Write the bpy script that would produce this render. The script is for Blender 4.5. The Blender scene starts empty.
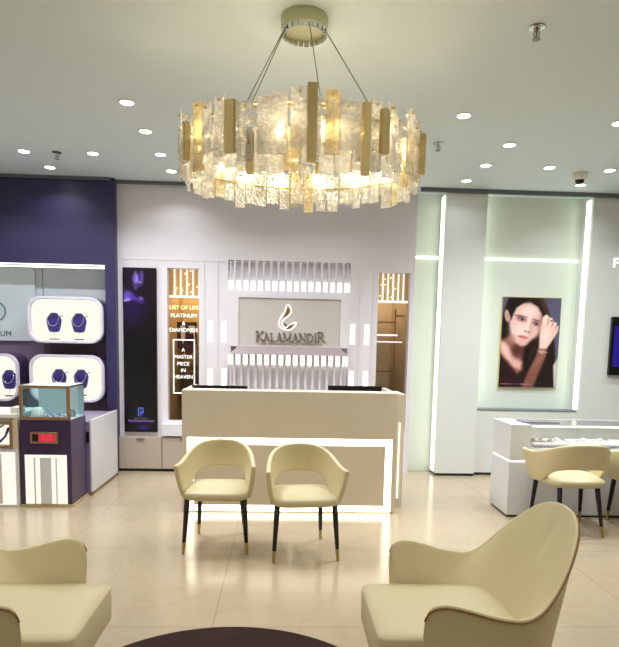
import bpy, bmesh, math, random
from mathutils import Vector, Matrix
random.seed(7)
S = bpy.context.scene
C = S.collection
PI = math.pi
R = math.radians

# ------------------------------------------------------------------ materials
def lin(c):
    return tuple((x / 12.92 if x <= .04045 else ((x + .055) / 1.055) ** 2.4) for x in c)

def mat(name, col, rough=.5, metal=0., emit=None, es=0., spec=.5, coat=0., noise=None, bump=None, sheen=0.):
    m = bpy.data.materials.new(name); m.use_nodes = True
    nt = m.node_tree; b = nt.nodes['Principled BSDF']
    c = lin(col)
    b.inputs['Base Color'].default_value = (*c, 1)
    b.inputs['Roughness'].default_value = rough
    b.inputs['Metallic'].default_value = metal
    b.inputs['Specular IOR Level'].default_value = spec
    b.inputs['Coat Weight'].default_value = coat
    b.inputs['Sheen Weight'].default_value = sheen
    if emit:
        b.inputs['Emission Color'].default_value = (*lin(emit), 1)
        b.inputs['Emission Strength'].default_value = es
    tc = nt.nodes.new('ShaderNodeTexCoord')
    if noise:
        sc, amt = noise
        n = nt.nodes.new('ShaderNodeTexNoise'); n.inputs['Scale'].default_value = sc; n.inputs['Detail'].default_value = 5
        nt.links.new(tc.outputs['Object'], n.inputs['Vector'])
        mx = nt.nodes.new('ShaderNodeMixRGB'); mx.inputs[1].default_value = (*[max(0, x * (1 - amt)) for x in c], 1)
        mx.inputs[2].default_value = (*[min(1, x * (1 + amt)) for x in c], 1)
        nt.links.new(n.outputs['Fac'], mx.inputs[0]); nt.links.new(mx.outputs[0], b.inputs['Base Color'])
    if bump:
        sc, st = bump
        n = nt.nodes.new('ShaderNodeTexNoise'); n.inputs['Scale'].default_value = sc; n.inputs['Detail'].default_value = 3
        nt.links.new(tc.outputs['Object'], n.inputs['Vector'])
        bp = nt.nodes.new('ShaderNodeBump'); bp.inputs['Strength'].default_value = st; bp.inputs['Distance'].default_value = .01
        nt.links.new(n.outputs['Fac'], bp.inputs['Height']); nt.links.new(bp.outputs[0], b.inputs['Normal'])
    return m

def glow(name, col, s):
    m = bpy.data.materials.new(name); m.use_nodes = True; nt = m.node_tree
    nt.nodes.clear(); e = nt.nodes.new('ShaderNodeEmission'); o = nt.nodes.new('ShaderNodeOutputMaterial')
    e.inputs[0].default_value = (*lin(col), 1); e.inputs[1].default_value = s
    nt.links.new(e.outputs[0], o.inputs[0]); return m

def clear_glass(name, tint=(1, 1, 1), refl=.12, alpha=.95, haze=None):
    m = bpy.data.materials.new(name); m.use_nodes = True; nt = m.node_tree; nt.nodes.clear()
    o = nt.nodes.new('ShaderNodeOutputMaterial'); t = nt.nodes.new('ShaderNodeBsdfTransparent')
    t.inputs[0].default_value = (*[x * alpha for x in tint], 1)
    g = nt.nodes.new('ShaderNodeBsdfGlossy'); g.inputs['Roughness'].default_value = .02
    lw = nt.nodes.new('ShaderNodeLayerWeight'); lw.inputs[0].default_value = refl
    mu = nt.nodes.new('ShaderNodeMath'); mu.operation = 'MULTIPLY_ADD'; mu.inputs[1].default_value = .3; mu.inputs[2].default_value = .03; nt.links.new(lw.outputs['Facing'], mu.inputs[0])
    mx = nt.nodes.new('ShaderNodeMixShader')
    nt.links.new(mu.outputs[0], mx.inputs[0]); nt.links.new(t.outputs[0], mx.inputs[1]); nt.links.new(g.outputs[0], mx.inputs[2])
    if haze:
        d = nt.nodes.new('ShaderNodeBsdfDiffuse'); d.inputs[0].default_value = (*haze, 1); ad = nt.nodes.new('ShaderNodeMixShader'); ad.inputs[0].default_value = .6
        nt.links.new(mx.outputs[0], ad.inputs[1]); nt.links.new(d.outputs[0], ad.inputs[2]); nt.links.new(ad.outputs[0], o.inputs[0]); return m
    nt.links.new(mx.outputs[0], o.inputs[0]); return m

def crackle_glass(name, tint, tr):
    """hammered, half frosted glass: part clear, part scattering, with a glossy rippled face"""
    m = bpy.data.materials.new(name); m.use_nodes = True; nt = m.node_tree; nt.nodes.clear()
    N = nt.nodes.new; L = nt.links.new
    o = N('ShaderNodeOutputMaterial'); tc = N('ShaderNodeTexCoord')
    v = N('ShaderNodeTexVoronoi'); v.inputs['Scale'].default_value = 55
    n = N('ShaderNodeTexNoise'); n.inputs['Scale'].default_value = 22; n.inputs['Detail'].default_value = 4
    L(tc.outputs['Object'], v.inputs['Vector']); L(tc.outputs['Object'], n.inputs['Vector'])
    bp = N('ShaderNodeBump'); bp.inputs['Strength'].default_value = .9; bp.inputs['Distance'].default_value = .01
    L(v.outputs['Distance'], bp.inputs['Height'])
    t = N('ShaderNodeBsdfTransparent'); t.inputs[0].default_value = (*tint, 1)
    tl = N('ShaderNodeBsdfTranslucent'); tl.inputs[0].default_value = (*tint, 1)
    df = N('ShaderNodeBsdfDiffuse'); df.inputs[0].default_value = (*tint, 1)
    g = N('ShaderNodeBsdfGlossy'); g.inputs['Roughness'].default_value = .12
    L(bp.outputs[0], g.inputs['Normal']); L(bp.outputs[0], tl.inputs['Normal'])
    m0 = N('ShaderNodeMixShader'); m0.inputs[0].default_value = .22; L(tl.outputs[0], m0.inputs[1]); L(df.outputs[0], m0.inputs[2])
    cr = N('ShaderNodeMapRange'); cr.inputs[1].default_value = .35; cr.inputs[2].default_value = .65
    cr.inputs[3].default_value = max(0, tr - .22); cr.inputs[4].default_value = min(1, tr + .22)
    L(n.outputs['Fac'], cr.inputs[0])
    m1 = N('ShaderNodeMixShader'); L(cr.outputs[0], m1.inputs[0]); L(m0.outputs[0], m1.inputs[1]); L(t.outputs[0], m1.inputs[2])
    m2 = N('ShaderNodeMixShader'); m2.inputs[0].default_value = .2; L(m1.outputs[0], m2.inputs[1]); L(g.outputs[0], m2.inputs[2])
    L(m2.outputs[0], o.inputs[0]); return m

def floor_mat():
    m = mat('polished_marble_tile', (.85, .80, .73), .16, spec=.5)
    nt = m.node_tree; b = nt.nodes['Principled BSDF']; N = nt.nodes.new; L = nt.links.new
    tc = N('ShaderNodeTexCoord')
    br = N('ShaderNodeTexBrick'); br.offset = 0; br.inputs['Scale'].default_value = 1
    br.inputs['Brick Width'].default_value = 1.2; br.inputs['Row Height'].default_value = 1.2
    br.inputs['Mortar Size'].default_value = .0035; br.inputs['Mortar Smooth'].default_value = .3
    br.inputs['Color1'].default_value = (*lin((.69, .63, .54)), 1); br.inputs['Color2'].default_value = (*lin((.675, .615, .525)), 1)
    br.inputs['Mortar'].default_value = (*lin((.60, .54, .45)), 1)
    mp = N('ShaderNodeMapping'); mp.inputs['Location'].default_value = (.35, .55, 0)
    L(tc.outputs['Object'], mp.inputs[0]); L(mp.outputs[0], br.inputs['Vector'])
    n = N('ShaderNodeTexNoise'); n.inputs['Scale'].default_value = 1.6; n.inputs['Detail'].default_value = 7; n.inputs['Distortion'].default_value = 1.8
    L(tc.outputs['Object'], n.inputs['Vector'])
    rp = N('ShaderNodeValToRGB'); rp.color_ramp.elements[0].position = .47; rp.color_ramp.elements[0].color = (1, 1, 1, 1)
    rp.color_ramp.elements[1].position = .53; rp.color_ramp.elements[1].color = (1, 1, 1, 1)
    e = rp.color_ramp.elements.new(.5); e.color = (.93, .90, .87, 1)
    L(n.outputs['Fac'], rp.inputs[0])
    mx = N('ShaderNodeMixRGB'); mx.blend_type = 'MULTIPLY'; mx.inputs[0].default_value = .7
    L(br.outputs['Color'], mx.inputs[1]); L(rp.outputs[0], mx.inputs[2]); L(mx.outputs[0], b.inputs['Base Color'])
    n2 = N('ShaderNodeTexNoise'); n2.inputs['Scale'].default_value = 5
    L(tc.outputs['Object'], n2.inputs['Vector'])
    mr = N('ShaderNodeMapRange'); mr.inputs[3].default_value = .12; mr.inputs[4].default_value = .26
    L(n2.outputs['Fac'], mr.inputs[0]); L(mr.outputs[0], b.inputs['Roughness'])
    return m

def paint_mat(name, emit=0., rough=.35):
    m = mat(name, (0, 0, 0), rough); nt = m.node_tree; b = nt.nodes['Principled BSDF']
    a = nt.nodes.new('ShaderNodeVertexColor'); a.layer_name = 'print'
    if emit:
        nt.links.new(a.outputs[0], b.inputs['Emission Color']); b.inputs['Emission Strength'].default_value = emit
    else:
        nt.links.new(a.outputs[0], b.inputs['Base Color'])
    return m

M = dict(
    floor=floor_mat(),
    ceil=mat('ceiling_paint', (.85, .905, .93), .7, noise=(1.2, .01)),
    wall=mat('lilac_white_laminate', (.90, .885, .92), .4, noise=(2, .01)),
    wallr=mat('grey_white_laminate', (.85, .87, .865), .4, noise=(2, .01)),
    room=mat('warm_white_paint', (.82, .78, .72), .6, noise=(2, .01)),
    niche=mat('back_painted_glass', (.86, .89, .865), .25, noise=(2, .01)),
    gap=mat('dark_seam_and_gap_shade', (.42, .44, .47), .5, noise=(9, .05)),
    plinth=mat('dark_plinth', (.06, .05, .05), .3, noise=(9, .05)),
    purple=mat('purple_laminate', (.215, .19, .355), .45, noise=(3, .03)),
    purpled=mat('deep_purple_laminate', (.25, .18, .33), .32, noise=(3, .03)),
    mauve=mat('mauve_grey_laminate', (.50, .44, .55), .4, noise=(3, .03)),
    palepanel=mat('pale_grey_blue_panel', (.80, .835, .87), .35, noise=(3, .02)),
    lilac=mat('lilac_frame', (.84, .83, .90), .35, noise=(5, .02)),
    cream=mat('cream_laminate', (.83, .785, .715), .45, noise=(2, .01)),
    beige=mat('beige_cabinet_laminate', (.70, .65, .61), .45, noise=(2, .02)),
    offwhite=mat('off_white_laminate', (.86, .87, .90), .3, noise=(2, .01)),
    leather=mat('cream_leather', (.80, .75, .60), .45, bump=(90, .05), noise=(4, .02)),
    leatherd=mat('tan_cream_leather', (.77, .70, .52), .42, bump=(90, .05), noise=(4, .02)),
    leatherp=mat('pale_cream_leather', (.76, .72, .585), .5, bump=(90, .05), noise=(4, .02)),
    seam=mat('tan_piping', (.50, .37, .20), .5, noise=(20, .05)),
    darkwood=mat('dark_lacquered_wood', (.055, .03, .03), .45, coat=0., noise=(30, .3)),
    brass=mat('brass', (.74, .66, .45), .3, .9, noise=(20, .05)),
    gold=mat('hammered_gold', (.78, .70, .48), .45, .45, bump=(120, .25), noise=(40, .1)),
    nickel=mat('champagne_nickel', (.74, .74, .60), .35, .5, noise=(10, .03)),
    chrome=mat('chrome', (.8, .82, .8), .12, 1., noise=(10, .03)),
    steel=mat('brushed_steel', (.55, .55, .52), .35, .8, noise=(10, .05)),
    copper=mat('copper_brass_frame', (.64, .51, .39), .4, .35, noise=(10, .05)),
    black=mat('black_plastic', (.02, .02, .022), .35, noise=(10, .1)),
    white=mat('white_enamel', (.9, .9, .88), .4, noise=(10, .01)),
    glass=clear_glass('clear_glass'),
    aqua=clear_glass('aqua_hazed_glass', (.8, .93, .97), .1, .45, (.86, .95, .97)),
    cglass=clear_glass('aqua_display_glass', (.88, .97, .99), .15, .96),
    crackle=crackle_glass('crackled_clear_glass', (.99, .975, .94), .48),
    frosted=crackle_glass('frosted_white_glass', (.99, .98, .955), .22),
    amber=crackle_glass('amber_crackled_glass', (.96, .86, .62), .40),
    led=glow('white_led', (1, .97, .86), 5.),
    ledg=glow('cool_white_led', (.97, 1., .90), 2.2),
    ledw=glow('warm_led_panel', (1, .98, .88), 2.),
    boxlit=glow('backlit_acrylic', (1, .985, .92), .86),
    slot=glow('slot_led', (1, 1, .93), 1.5),
    lamp=glow('downlight_lens', (1, .985, .93), 14),
    bulb=glow('warm_bulb', (1, .92, .74), 95),
    warmled=glow('warm_shelf_light', (1, .84, .60), 2.5),
    redled=glow('red_led_digits', (.95, .25, .33), .9),
    velvet=mat('royal_blue_velvet', (.19, .12, .50), .6, sheen=.3, noise=(30, .2)),
    silver=mat('silver_jewellery', (.75, .75, .9), .2, 1., noise=(60, .2)),
    tray=mat('white_leatherette', (.93, .92, .90), .5, noise=(5, .02)),
    greyfelt=mat('grey_felt', (.45, .44, .47), .8, noise=(30, .1)),
    teal=mat('teal_print', (.25, .52, .55), .5, noise=(5, .02)),
    ink=mat('dark_ink', (.08, .08, .1), .5, noise=(5, .02)),
    signw=mat('white_acrylic_letters', (.97, .97, .95), .3, emit=(1, 1, .97), es=.8),
    brownstone=mat('dark_brown_stone', (.17, .08, .065), .65, spec=.12, noise=(9, .6)),
    ochre=mat('ochre_wall', (.74, .64, .45), .5, noise=(3, .1)),
    beigeroom=mat('beige_stone', (.72, .64, .52), .5, noise=(4, .12)),
    burgundy=mat('burgundy_fabric', (.28, .10, .16), .6, noise=(8, .3)),
    letter=mat('letter_silver_gold', (.50, .45, .40), .35, .1, noise=(20, .1)),
    lettershade=mat('brown_lettering', (.42, .34, .28), .5, noise=(20, .1)),
    goldd=mat('dark_gold', (.55, .42, .16), .3, .8, noise=(20, .1)),
    paint=paint_mat('printed_poster'),
    screen=paint_mat('lit_screen_picture', 1.),
)

# ------------------------------------------------------------------ helpers
def link(name, me, m=None, parent=None, loc=None, rot=None):
    o = bpy.data.objects.new(name, me)
    if me is not None and m is not None:
        for x in (m if isinstance(m, (list, tuple)) else [m]): me.materials.append(x)
    C.objects.link(o)
    if parent is not None: o.parent = parent
    if loc is not None: o.location = loc
    if rot is not None: o.rotation_euler = rot
    return o

def obj(name, bm, m, parent=None, smooth=False, bevel=0., seg=2, subd=0):
    bmesh.ops.recalc_face_normals(bm, faces=bm.faces)
    me = bpy.data.meshes.new(name); bm.to_mesh(me); bm.free()
    if smooth:
        for p in me.polygons: p.use_smooth = True
    o = link(name, me, m, parent)
    if bevel:
        b = o.modifiers.new('b', 'BEVEL'); b.width = bevel; b.segments = seg; b.limit_method = 'ANGLE'
        b.angle_limit = R(40)
    if subd:
        s = o.modifiers.new('s', 'SUBSURF'); s.levels = subd; s.render_levels = subd
    return o

def box(bm, x0, x1, y0, y1, z0, z1, mi=0):
    vs = [bm.verts.new((x, y, z)) for x in (x0, x1) for y in (y0, y1) for z in (z0, z1)]
    for f in ((0, 1, 3, 2), (4, 6, 7, 5), (0, 4, 5, 1), (2, 3, 7, 6), (0, 2, 6, 4), (1, 5, 7, 3)):
        fc = bm.faces.new([vs[i] for i in f]); fc.material_index = mi
    return vs

def nb(): return bmesh.new()

def bx(name, x0, x1, y0, y1, z0, z1, m, parent=None, bevel=0.):
    bm = nb(); box(bm, x0, x1, y0, y1, z0, z1); return obj(name, bm, m, parent, bevel=bevel)

def tube(bm, pts, r, n=8, cap=True):
    """pts: Vectors; r: number or list"""
    pts = [Vector(p) for p in pts]; rings = []
    for i, p in enumerate(pts):
        d = (pts[min(i + 1, len(pts) - 1)] - pts[max(i - 1, 0)]).normalized()
        a = Vector((0, 0, 1)) if abs(d.z) < .9 else Vector((1, 0, 0))
        u = d.cross(a).normalized(); v = d.cross(u)
        rr = r[i] if isinstance(r, (list, tuple)) else r
        rings.append([bm.verts.new(p + rr * (math.cos(2 * PI * k / n) * u + math.sin(2 * PI * k / n) * v)) for k in range(n)])
    for a, b in zip(rings, rings[1:]):
        for k in range(n): bm.faces.new((a[k], a[(k + 1) % n], b[(k + 1) % n], b[k]))
    if cap: bm.faces.new(rings[0][::-1]); bm.faces.new(rings[-1])

def lathe(bm, prof, n=24, c=(0, 0, 0)):
    """prof: (radius, z)"""
    rings = []
    for r, z in prof:
        if r < 1e-5: rings.append([bm.verts.new((c[0], c[1], c[2] + z))])
        else: rings.append([bm.verts.new((c[0] + r * math.cos(2 * PI * k / n), c[1] + r * math.sin(2 * PI * k / n), c[2] + z)) for k in range(n)])
    for a, b in zip(rings, rings[1:]):
        for k in range(n):
            q = []
            for v in (a[k % len(a)], a[(k + 1) % len(a)], b[(k + 1) % len(b)], b[k % len(b)]):
                if v not in q: q.append(v)
            if len(q) > 2: bm.faces.new(q)
    if len(rings[0]) > 1: bm.faces.new(rings[0][::-1])
    if len(rings[-1]) > 1: bm.faces.new(rings[-1])

def prism(bm, pts, y0, y1):
    """polygon (x,z) extruded from y0 to y1"""
    a = [bm.verts.new((x, y0, z)) for x, z in pts]; b = [bm.verts.new((x, y1, z)) for x, z in pts]
    bm.faces.new(a); bm.faces.new(b[::-1]); n = len(pts)
    for i in range(n): bm.faces.new((a[i], b[i], b[(i + 1) % n], a[(i + 1) % n]))

def rrect(x0, x1, z0, z1, r, n=8):
    out = []
    for cx, cz, a0 in ((x1 - r, z1 - r, 0), (x0 + r, z1 - r, 90), (x0 + r, z0 + r, 180), (x1 - r, z0 + r, 270)):
        for k in range(n + 1):
            a = R(a0 + 90 * k / n); out.append((cx + r * math.cos(a), cz + r * math.sin(a)))
    return out

def ringframe(bm, outer, inner, y0, y1):
    n = len(outer)
    V = [[bm.verts.new((x, y, z)) for x, z in p] for p in (outer, inner) for y in (y0, y1)]
    oa, ob, ia, ib = V
    for i in range(n):
        j = (i + 1) % n
        bm.faces.new((oa[i], oa[j], ia[j], ia[i])); bm.faces.new((ob[i], ib[i], ib[j], ob[j]))
        bm.faces.new((oa[i], ob[i], ob[j], oa[j])); bm.faces.new((ia[i], ia[j], ib[j], ib[i]))

def spline(pts, n):
    """Catmull-Rom through pts (tuples), n samples"""
    P = [Vector(p) for p in pts]; m = len(P) - 1; out = []
    for i in range(n):
        t = i / (n - 1) * m; k = min(int(t), m - 1); t -= k
        p0 = P[k - 1] if k else P[0] * 2 - P[1]; p1 = P[k]; p2 = P[k + 1]; p3 = P[k + 2] if k + 2 <= m else P[m] * 2 - P[m - 1]
        out.append(.5 * ((2 * p1) + (p2 - p0) * t + (2 * p0 - 5 * p1 + 4 * p2 - p3) * t * t + (3 * p1 - p0 - 3 * p2 + p3) * t ** 3))
    return out

def thing(name, label, cat, loc=(0, 0, 0), rz=0, group=None):
    o = bpy.data.objects.new(name, None); C.objects.link(o); o.location = loc; o.rotation_euler = (0, 0, rz)
    o.empty_display_size = .1
    return tag(o, label, cat, group)

def tag(o, label, cat, group=None):
    o['label'] = label; o['category'] = cat
    if group: o['group'] = group
    return o

def structure(o):
    o['kind'] = 'structure'; return o

def dup(root, loc=None, rz=None, label=None, group=None):
    r = root.copy(); C.objects.link(r)
    if loc is not None: r.location = loc
    if rz is not None: r.rotation_euler = (0, 0, rz)
    if label: r['label'] = label
    if group: r['group'] = group
    for ch in list(root.children):
        c = ch.copy(); C.objects.link(c); c.parent = r
        for g in list(ch.children):
            d = g.copy(); C.objects.link(d); d.parent = c
    return r

def text(name, s, x, z, y, size, m, parent=None, align='CENTER', ext=.002, space=1.):
    cu = bpy.data.curves.new(name, 'FONT'); cu.body = s; cu.size = size; cu.align_x = align; cu.extrude = ext
    cu.space_character = space; cu.materials.append(m)
    o = bpy.data.objects.new(name, cu); C.objects.link(o); o.location = (x, y, z); o.rotation_euler = (R(90), 0, 0)
    bpy.context.view_layer.update()
    me = bpy.data.meshes.new_from_object(o.evaluated_get(bpy.context.evaluated_depsgraph_get()))
    bpy.data.objects.remove(o); bpy.data.curves.remove(cu); me.name = name
    if not me.materials: me.materials.append(m)
    o = bpy.data.objects.new(name, me); C.objects.link(o); o.location = (x, y, z); o.rotation_euler = (R(90), 0, 0)
    if parent is not None: o.parent = parent
    return o

def holed(bm, x0, x1, z0, z1, y, holes, mi=0):
    """wall face at y (facing the camera) with rectangular holes (x0,x1,z0,z1,depth,closed)"""
    xs = sorted({x0, x1, *[h[0] for h in holes], *[h[1] for h in holes]}); zs = sorted({z0, z1, *[h[2] for h in holes], *[h[3] for h in holes]})
    V = {}
    def v(x, yy, z):
        k = (round(x, 5), round(yy, 5), round(z, 5))
        if k not in V: V[k] = bm.verts.new((x, yy, z))
        return V[k]
    for a, b in zip(xs, xs[1:]):
        for c, d in zip(zs, zs[1:]):
            mx, mz = (a + b) / 2, (c + d) / 2
            if any(h[0] < mx < h[1] and h[2] < mz < h[3] for h in holes): continue
            bm.faces.new((v(a, y, c), v(b, y, c), v(b, y, d), v(a, y, d)))
    for h in holes:
        a, b, c, d, dp, cl = h; e = y + dp
        q = [(a, c), (b, c), (b, d), (a, d)]
        for i in range(4):
            p, r_ = q[i], q[(i + 1) % 4]
            vs = [bm.verts.new((p[0], y, p[1])), bm.verts.new((r_[0], y, r_[1])), bm.verts.new((r_[0], e, r_[1])), bm.verts.new((p[0], e, p[1]))]
            bm.faces.new(vs)
        if cl: bm.faces.new([bm.verts.new((x, e, z)) for x, z in q])

# ------------------------------------------------------------------ room shell
H = 3.25
structure(bx('floor', -6, 7, -3, 9, -.1, 0, M['floor']))
structure(bx('ceiling', -6, 7, -3, 9, H, H + .1, M['ceil']))
structure(bx('wall_left', -6.1, -6, -3, 9, 0, H, M['room']))
structure(bx('wall_right', 7, 7.1, -3, 9, 0, H, M['room']))
structure(bx('wall_front', -6, 7, -3.1, -3, 0, H, M['room']))
structure(bx('wall_rear_far', -6, 7, 9, 9.1, 0, H, M['room']))

# centre feature wall, its front face at y 6.95
FY = 6.95
bm = nb()
slots = []
SX0, SX1, NS = -.622, .748, 17
pitch = (SX1 - SX0) / (NS - .35); sw = pitch * .62
holes = [(-1.315, -.958, .583, 2.32, .12, False), (1.083, 1.452, .50, 2.335, .12, False),
         (SX0 - .01, SX1 + .01, 2.095, 2.425, .06, True), (SX0 - .01, SX1 + .01, .90, 1.369, .06, True)]
for x in (-.83, -.675, .80, .965): holes += [(x - .028, x + .028, 1.505, 1.74, .05, True), (x - .028, x + .028, .96, 1.20, .05, True)]
holed(bm, -1.9, 1.5, 0, H, FY, holes)
cw = structure(obj('wall_back_centre', bm, M['wall']))
bm = nb()
box(bm, 1.48, 1.5, FY + .001, 7.2, 0, H); box(bm, -1.9, -1.88, FY + .001, 7.2, 0, H)
structure(obj('trim_wall_return', bm, M['wall']))
bm = nb()
for z0, z1 in ((2.095, 2.425), (.90, 1.369)):      # ribs between the slots
    for i in range(NS - 1):
        x = SX0 + i * pitch + sw; w = pitch - sw
        pts = [(x + w / 2 + w / 2 * math.cos(R(a)), FY + .01 - .012 * math.sin(R(a))) for a in range(0, 181, 30)]
        pts = pts + [(x, FY + .059), (x + w, FY + .059)]
        a = [bm.verts.new((p[0], p[1], z0)) for p in pts]; b = [bm.verts.new((p[0], p[1], z1)) for p in pts]
        for k in range(len(pts)):
            j = (k + 1) % len(pts); bm.faces.new((a[k], a[j], b[j], b[k]))
structure(obj('trim_fluted_ribs', bm, M['wall']))
bm = nb()
for x in (-1.375, -.9, 1.03, 1.49):      # shallow reveal lines beside openings
    box(bm, x - .004, x + .004, FY - .004, FY, .05, 2.41)
box(bm, -1.86, 1.49, FY - .004, FY, 2.405, 2.411)
for x in (-.75, -.6, -.90, .72, .88, 1.03): box(bm, x - .006, x + .006, FY - .012, FY, .9, 2.405)
structure(obj('trim_reveal_lines', bm, M['wall']))
# led strips in the slots (uplight in the upper group, downlight in the lower)
t = thing('slot_light_row', 'white uplights glowing at the foot of the upper fluted slots', 'light strip', (0, FY, 2.095))
for i in range(NS):
    x = SX0 + i * pitch
    bx('light_segment', x, x + sw, .012, .055, .003, .105, M['slot'], t)
t = thing('slot_light_row', 'white downlights glowing at the top of the lower fluted slots', 'light strip', (0, FY, 1.33))
for i in range(NS):
    x = SX0 + i * pitch
    bx('light_segment', x, x + sw, .012, .055, -.075, .037, M['slot'], t)
for x, wl in ((-.83, 'outer pair member left of the shop emblem'), (-.675, 'inner one left of the shop emblem'), (.80, 'inner one right of the shop emblem'), (.965, 'outer one right of the shop emblem')):
    for z0, z1, hl in ((1.505, 1.74, 'upper'), (.96, 1.20, 'lower')):
        o = bx('slot_lamp', x - .027, x + .027, FY + .012, FY + .048, z0 + .001, z1 - .001, M['ledw'])
        tag(o, f'{hl} glowing upright wall slot, {wl}', 'wall light', 'upright wall slot lights')

# sign panel
t = thing('shop_sign', 'lilac white framed sign with gold flame emblem and KALAMANDIR lettering', 'sign', (0, FY, 0))
bm = nb(); ringframe(bm, [(-.60, 2.06), (-.60, 1.46), (.745, 1.46), (.745, 2.06)], [(-.507, 2.01), (-.507, 1.465), (.652, 1.465), (.652, 2.01)], -.06, 0)
obj('frame', bm, M['wall'], t)
bm = nb(); v = [bm.verts.new(p) for p in ((-.507, -.06, 1.465), (.652, -.06, 1.465), (.745, -.13, 1.372), (-.60, -.13, 1.372), (-.60, 0, 1.46), (.745, 0, 1.46), (.745, 0, 1.372), (-.60, 0, 1.372))]
for f in ((0, 1, 2, 3), (3, 2, 6, 7), (0, 3, 7, 4), (1, 5, 6, 2)): bm.faces.new([v[i] for i in f])
obj('sloping_ledge', bm, mat('ledge_mauve', (.60, .54, .56), .5, noise=(2, .01)), t)
bx('sign_board', -.507, .652, -.045, -.01, 1.465, 2.01, mat('sign_board_greige', (.80, .765, .76), .45, noise=(2, .01)), t)
# serif capitals from strokes: each (x1,z1,x2,z2,thickness); serifs as short bars
G = {
 'K': (.8, [(.14, 0, .14, 1, .15), (.2, .42, .66, .97, .06), (.3, .55, .7, .02, .15)], [(.14, 0), (.14, 1), (.66, 1), (.72, 0)]),
 'A': (.8, [(.12, 0, .4, 1, .06), (.4, 1, .68, 0, .15), (.22, .33, .57, .33, .05)], [(.12, 0), (.68, 0)]),
 'L': (.65, [(.14, 0, .14, 1, .15), (.14, .03, .55, .03, .06), (.55, .02, .55, .24, .05)], [(.14, 1), (.14, 0)]),
 'M': (1., [(.12, 0, .14, 1, .06), (.14, 1, .5, .05, .13), (.5, .05, .86, 1, .06), (.86, 1, .88, 0, .15)], [(.12, 0), (.88, 0), (.12, 1), (.88, 1)]),
 'N': (.85, [(.12, 0, .12, 1, .06), (.12, 1, .72, 0, .15), (.72, 0, .72, 1, .06)], [(.12, 0), (.72, 1), (.1, 1)]),
 'D': (.85, [(.14, 0, .14, 1, .15), (.14, .97, .42, .97, .06), (.42, .97, .62, .85, .09), (.62, .85, .72, .62, .13), (.72, .62, .72, .38, .15), (.72, .38, .62, .15, .13), (.62, .15, .42, .03, .09), (.42, .03, .14, .03, .06)], []),
 'I': (.36, [(.16, 0, .16, 1, .15)], [(.16, 0), (.16, 1)]),
 'R': (.8, [(.14, 0, .14, 1, .15), (.14, .97, .42, .97, .06), (.42, .97, .58, .86, .1), (.58, .86, .58, .62, .13), (.58, .62, .42, .5, .1), (.42, .5, .14, .5, .06), (.38, .5, .72, .02, .14)], [(.14, 0), (.14, 1), (.76, 0)]),
}
def glyph(bm, ch, x0, z0, s, y0, y1, grow=0.):
    w, st, se = G[ch]
    st = list(st) + [(a - .12, b, a + .12, b, .06) for a, b in [(p[0], .03 if p[1] == 0 else .97) for p in se]]
    for a, b, c, d, th in st:
        p = Vector((c - a, d - b)); ln = p.length; p /= ln; q = Vector((-p.y, p.x)) * (th / 2 + grow); e = p * (.01 + grow)
        A = Vector((a, b)) - e; B = Vector((c, d)) + e
        prism(bm, [(x0 + s * v.x, z0 + s * v.y) for v in (A - q, B - q, B + q, A + q)], y0, y1)
    return w * s
word = 'KALAMANDIR'; W = sum(G[c][0] for c in word)
x = -.31; zz = 1.525
k = (.47 - -.31) / W
for i, c in enumerate(word):
    s = k * 1.0; big = 1.18 if i in (0, 9) else 1.
    bm = nb(); glyph(bm, c, x, zz, s * .95 * big, -.062, -.046, .0)
    lo = obj('letter', bm, M['letter'], t)
    bm = nb(); w = glyph(bm, c, x, zz, s * .95 * big, -.0462, -.0452, .035); obj('letter_halo', bm, M['tray'], lo)
    x += G[c][0] * k
text('tagline', 'YOUR WEDDING JEWELLERY DESTINATION', .08, 1.481, -.048, .036, M['lettershade'], t, ext=.001, space=1.04)
# flame emblem: white outline tube and gold leaves
def E_(px, py): return (.05 + (px - 315) / 7.28 / 87, 1.80 - (py - 158) / 7.28 / 87)
def leafshape(pts, name, m):
    sp = spline([(*E_(*p), 0) for p in pts + [pts[0]]], 40)[:-1]
    bm = nb(); prism(bm, [(p[0], p[1]) for p in sp], -.06, -.047); return obj(name, bm, m, em)
em = link('flame_emblem', None, parent=t)
leafshape([(312, 88), (330, 108), (320, 135), (285, 162), (300, 128)], 'upper_leaf', M['goldd'])
leafshape([(284, 200), (308, 212), (303, 226), (290, 218)], 'small_leaf', M['goldd'])
leafshape([(357, 203), (345, 226), (310, 244), (322, 222)], 'lower_leaf', M['goldd'])
bm = nb(); tube(bm, [(*(lambda q: (q[0], -.052, q[1]))(E_(p[0], p[1])),) for p in spline([(305, 68, 0), (325, 76, 0), (340, 108, 0), (325, 145, 0), (285, 180, 0), (275, 205, 0), (300, 235, 0), (330, 215, 0), (370, 196, 0), (372, 215, 0), (330, 250, 0), (290, 248, 0), (255, 222, 0), (255, 185, 0), (272, 150, 0), (295, 115, 0), (303, 80, 0)], 60)], .006, 6)
obj('white_outline', bm, M['signw'], em)

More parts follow.
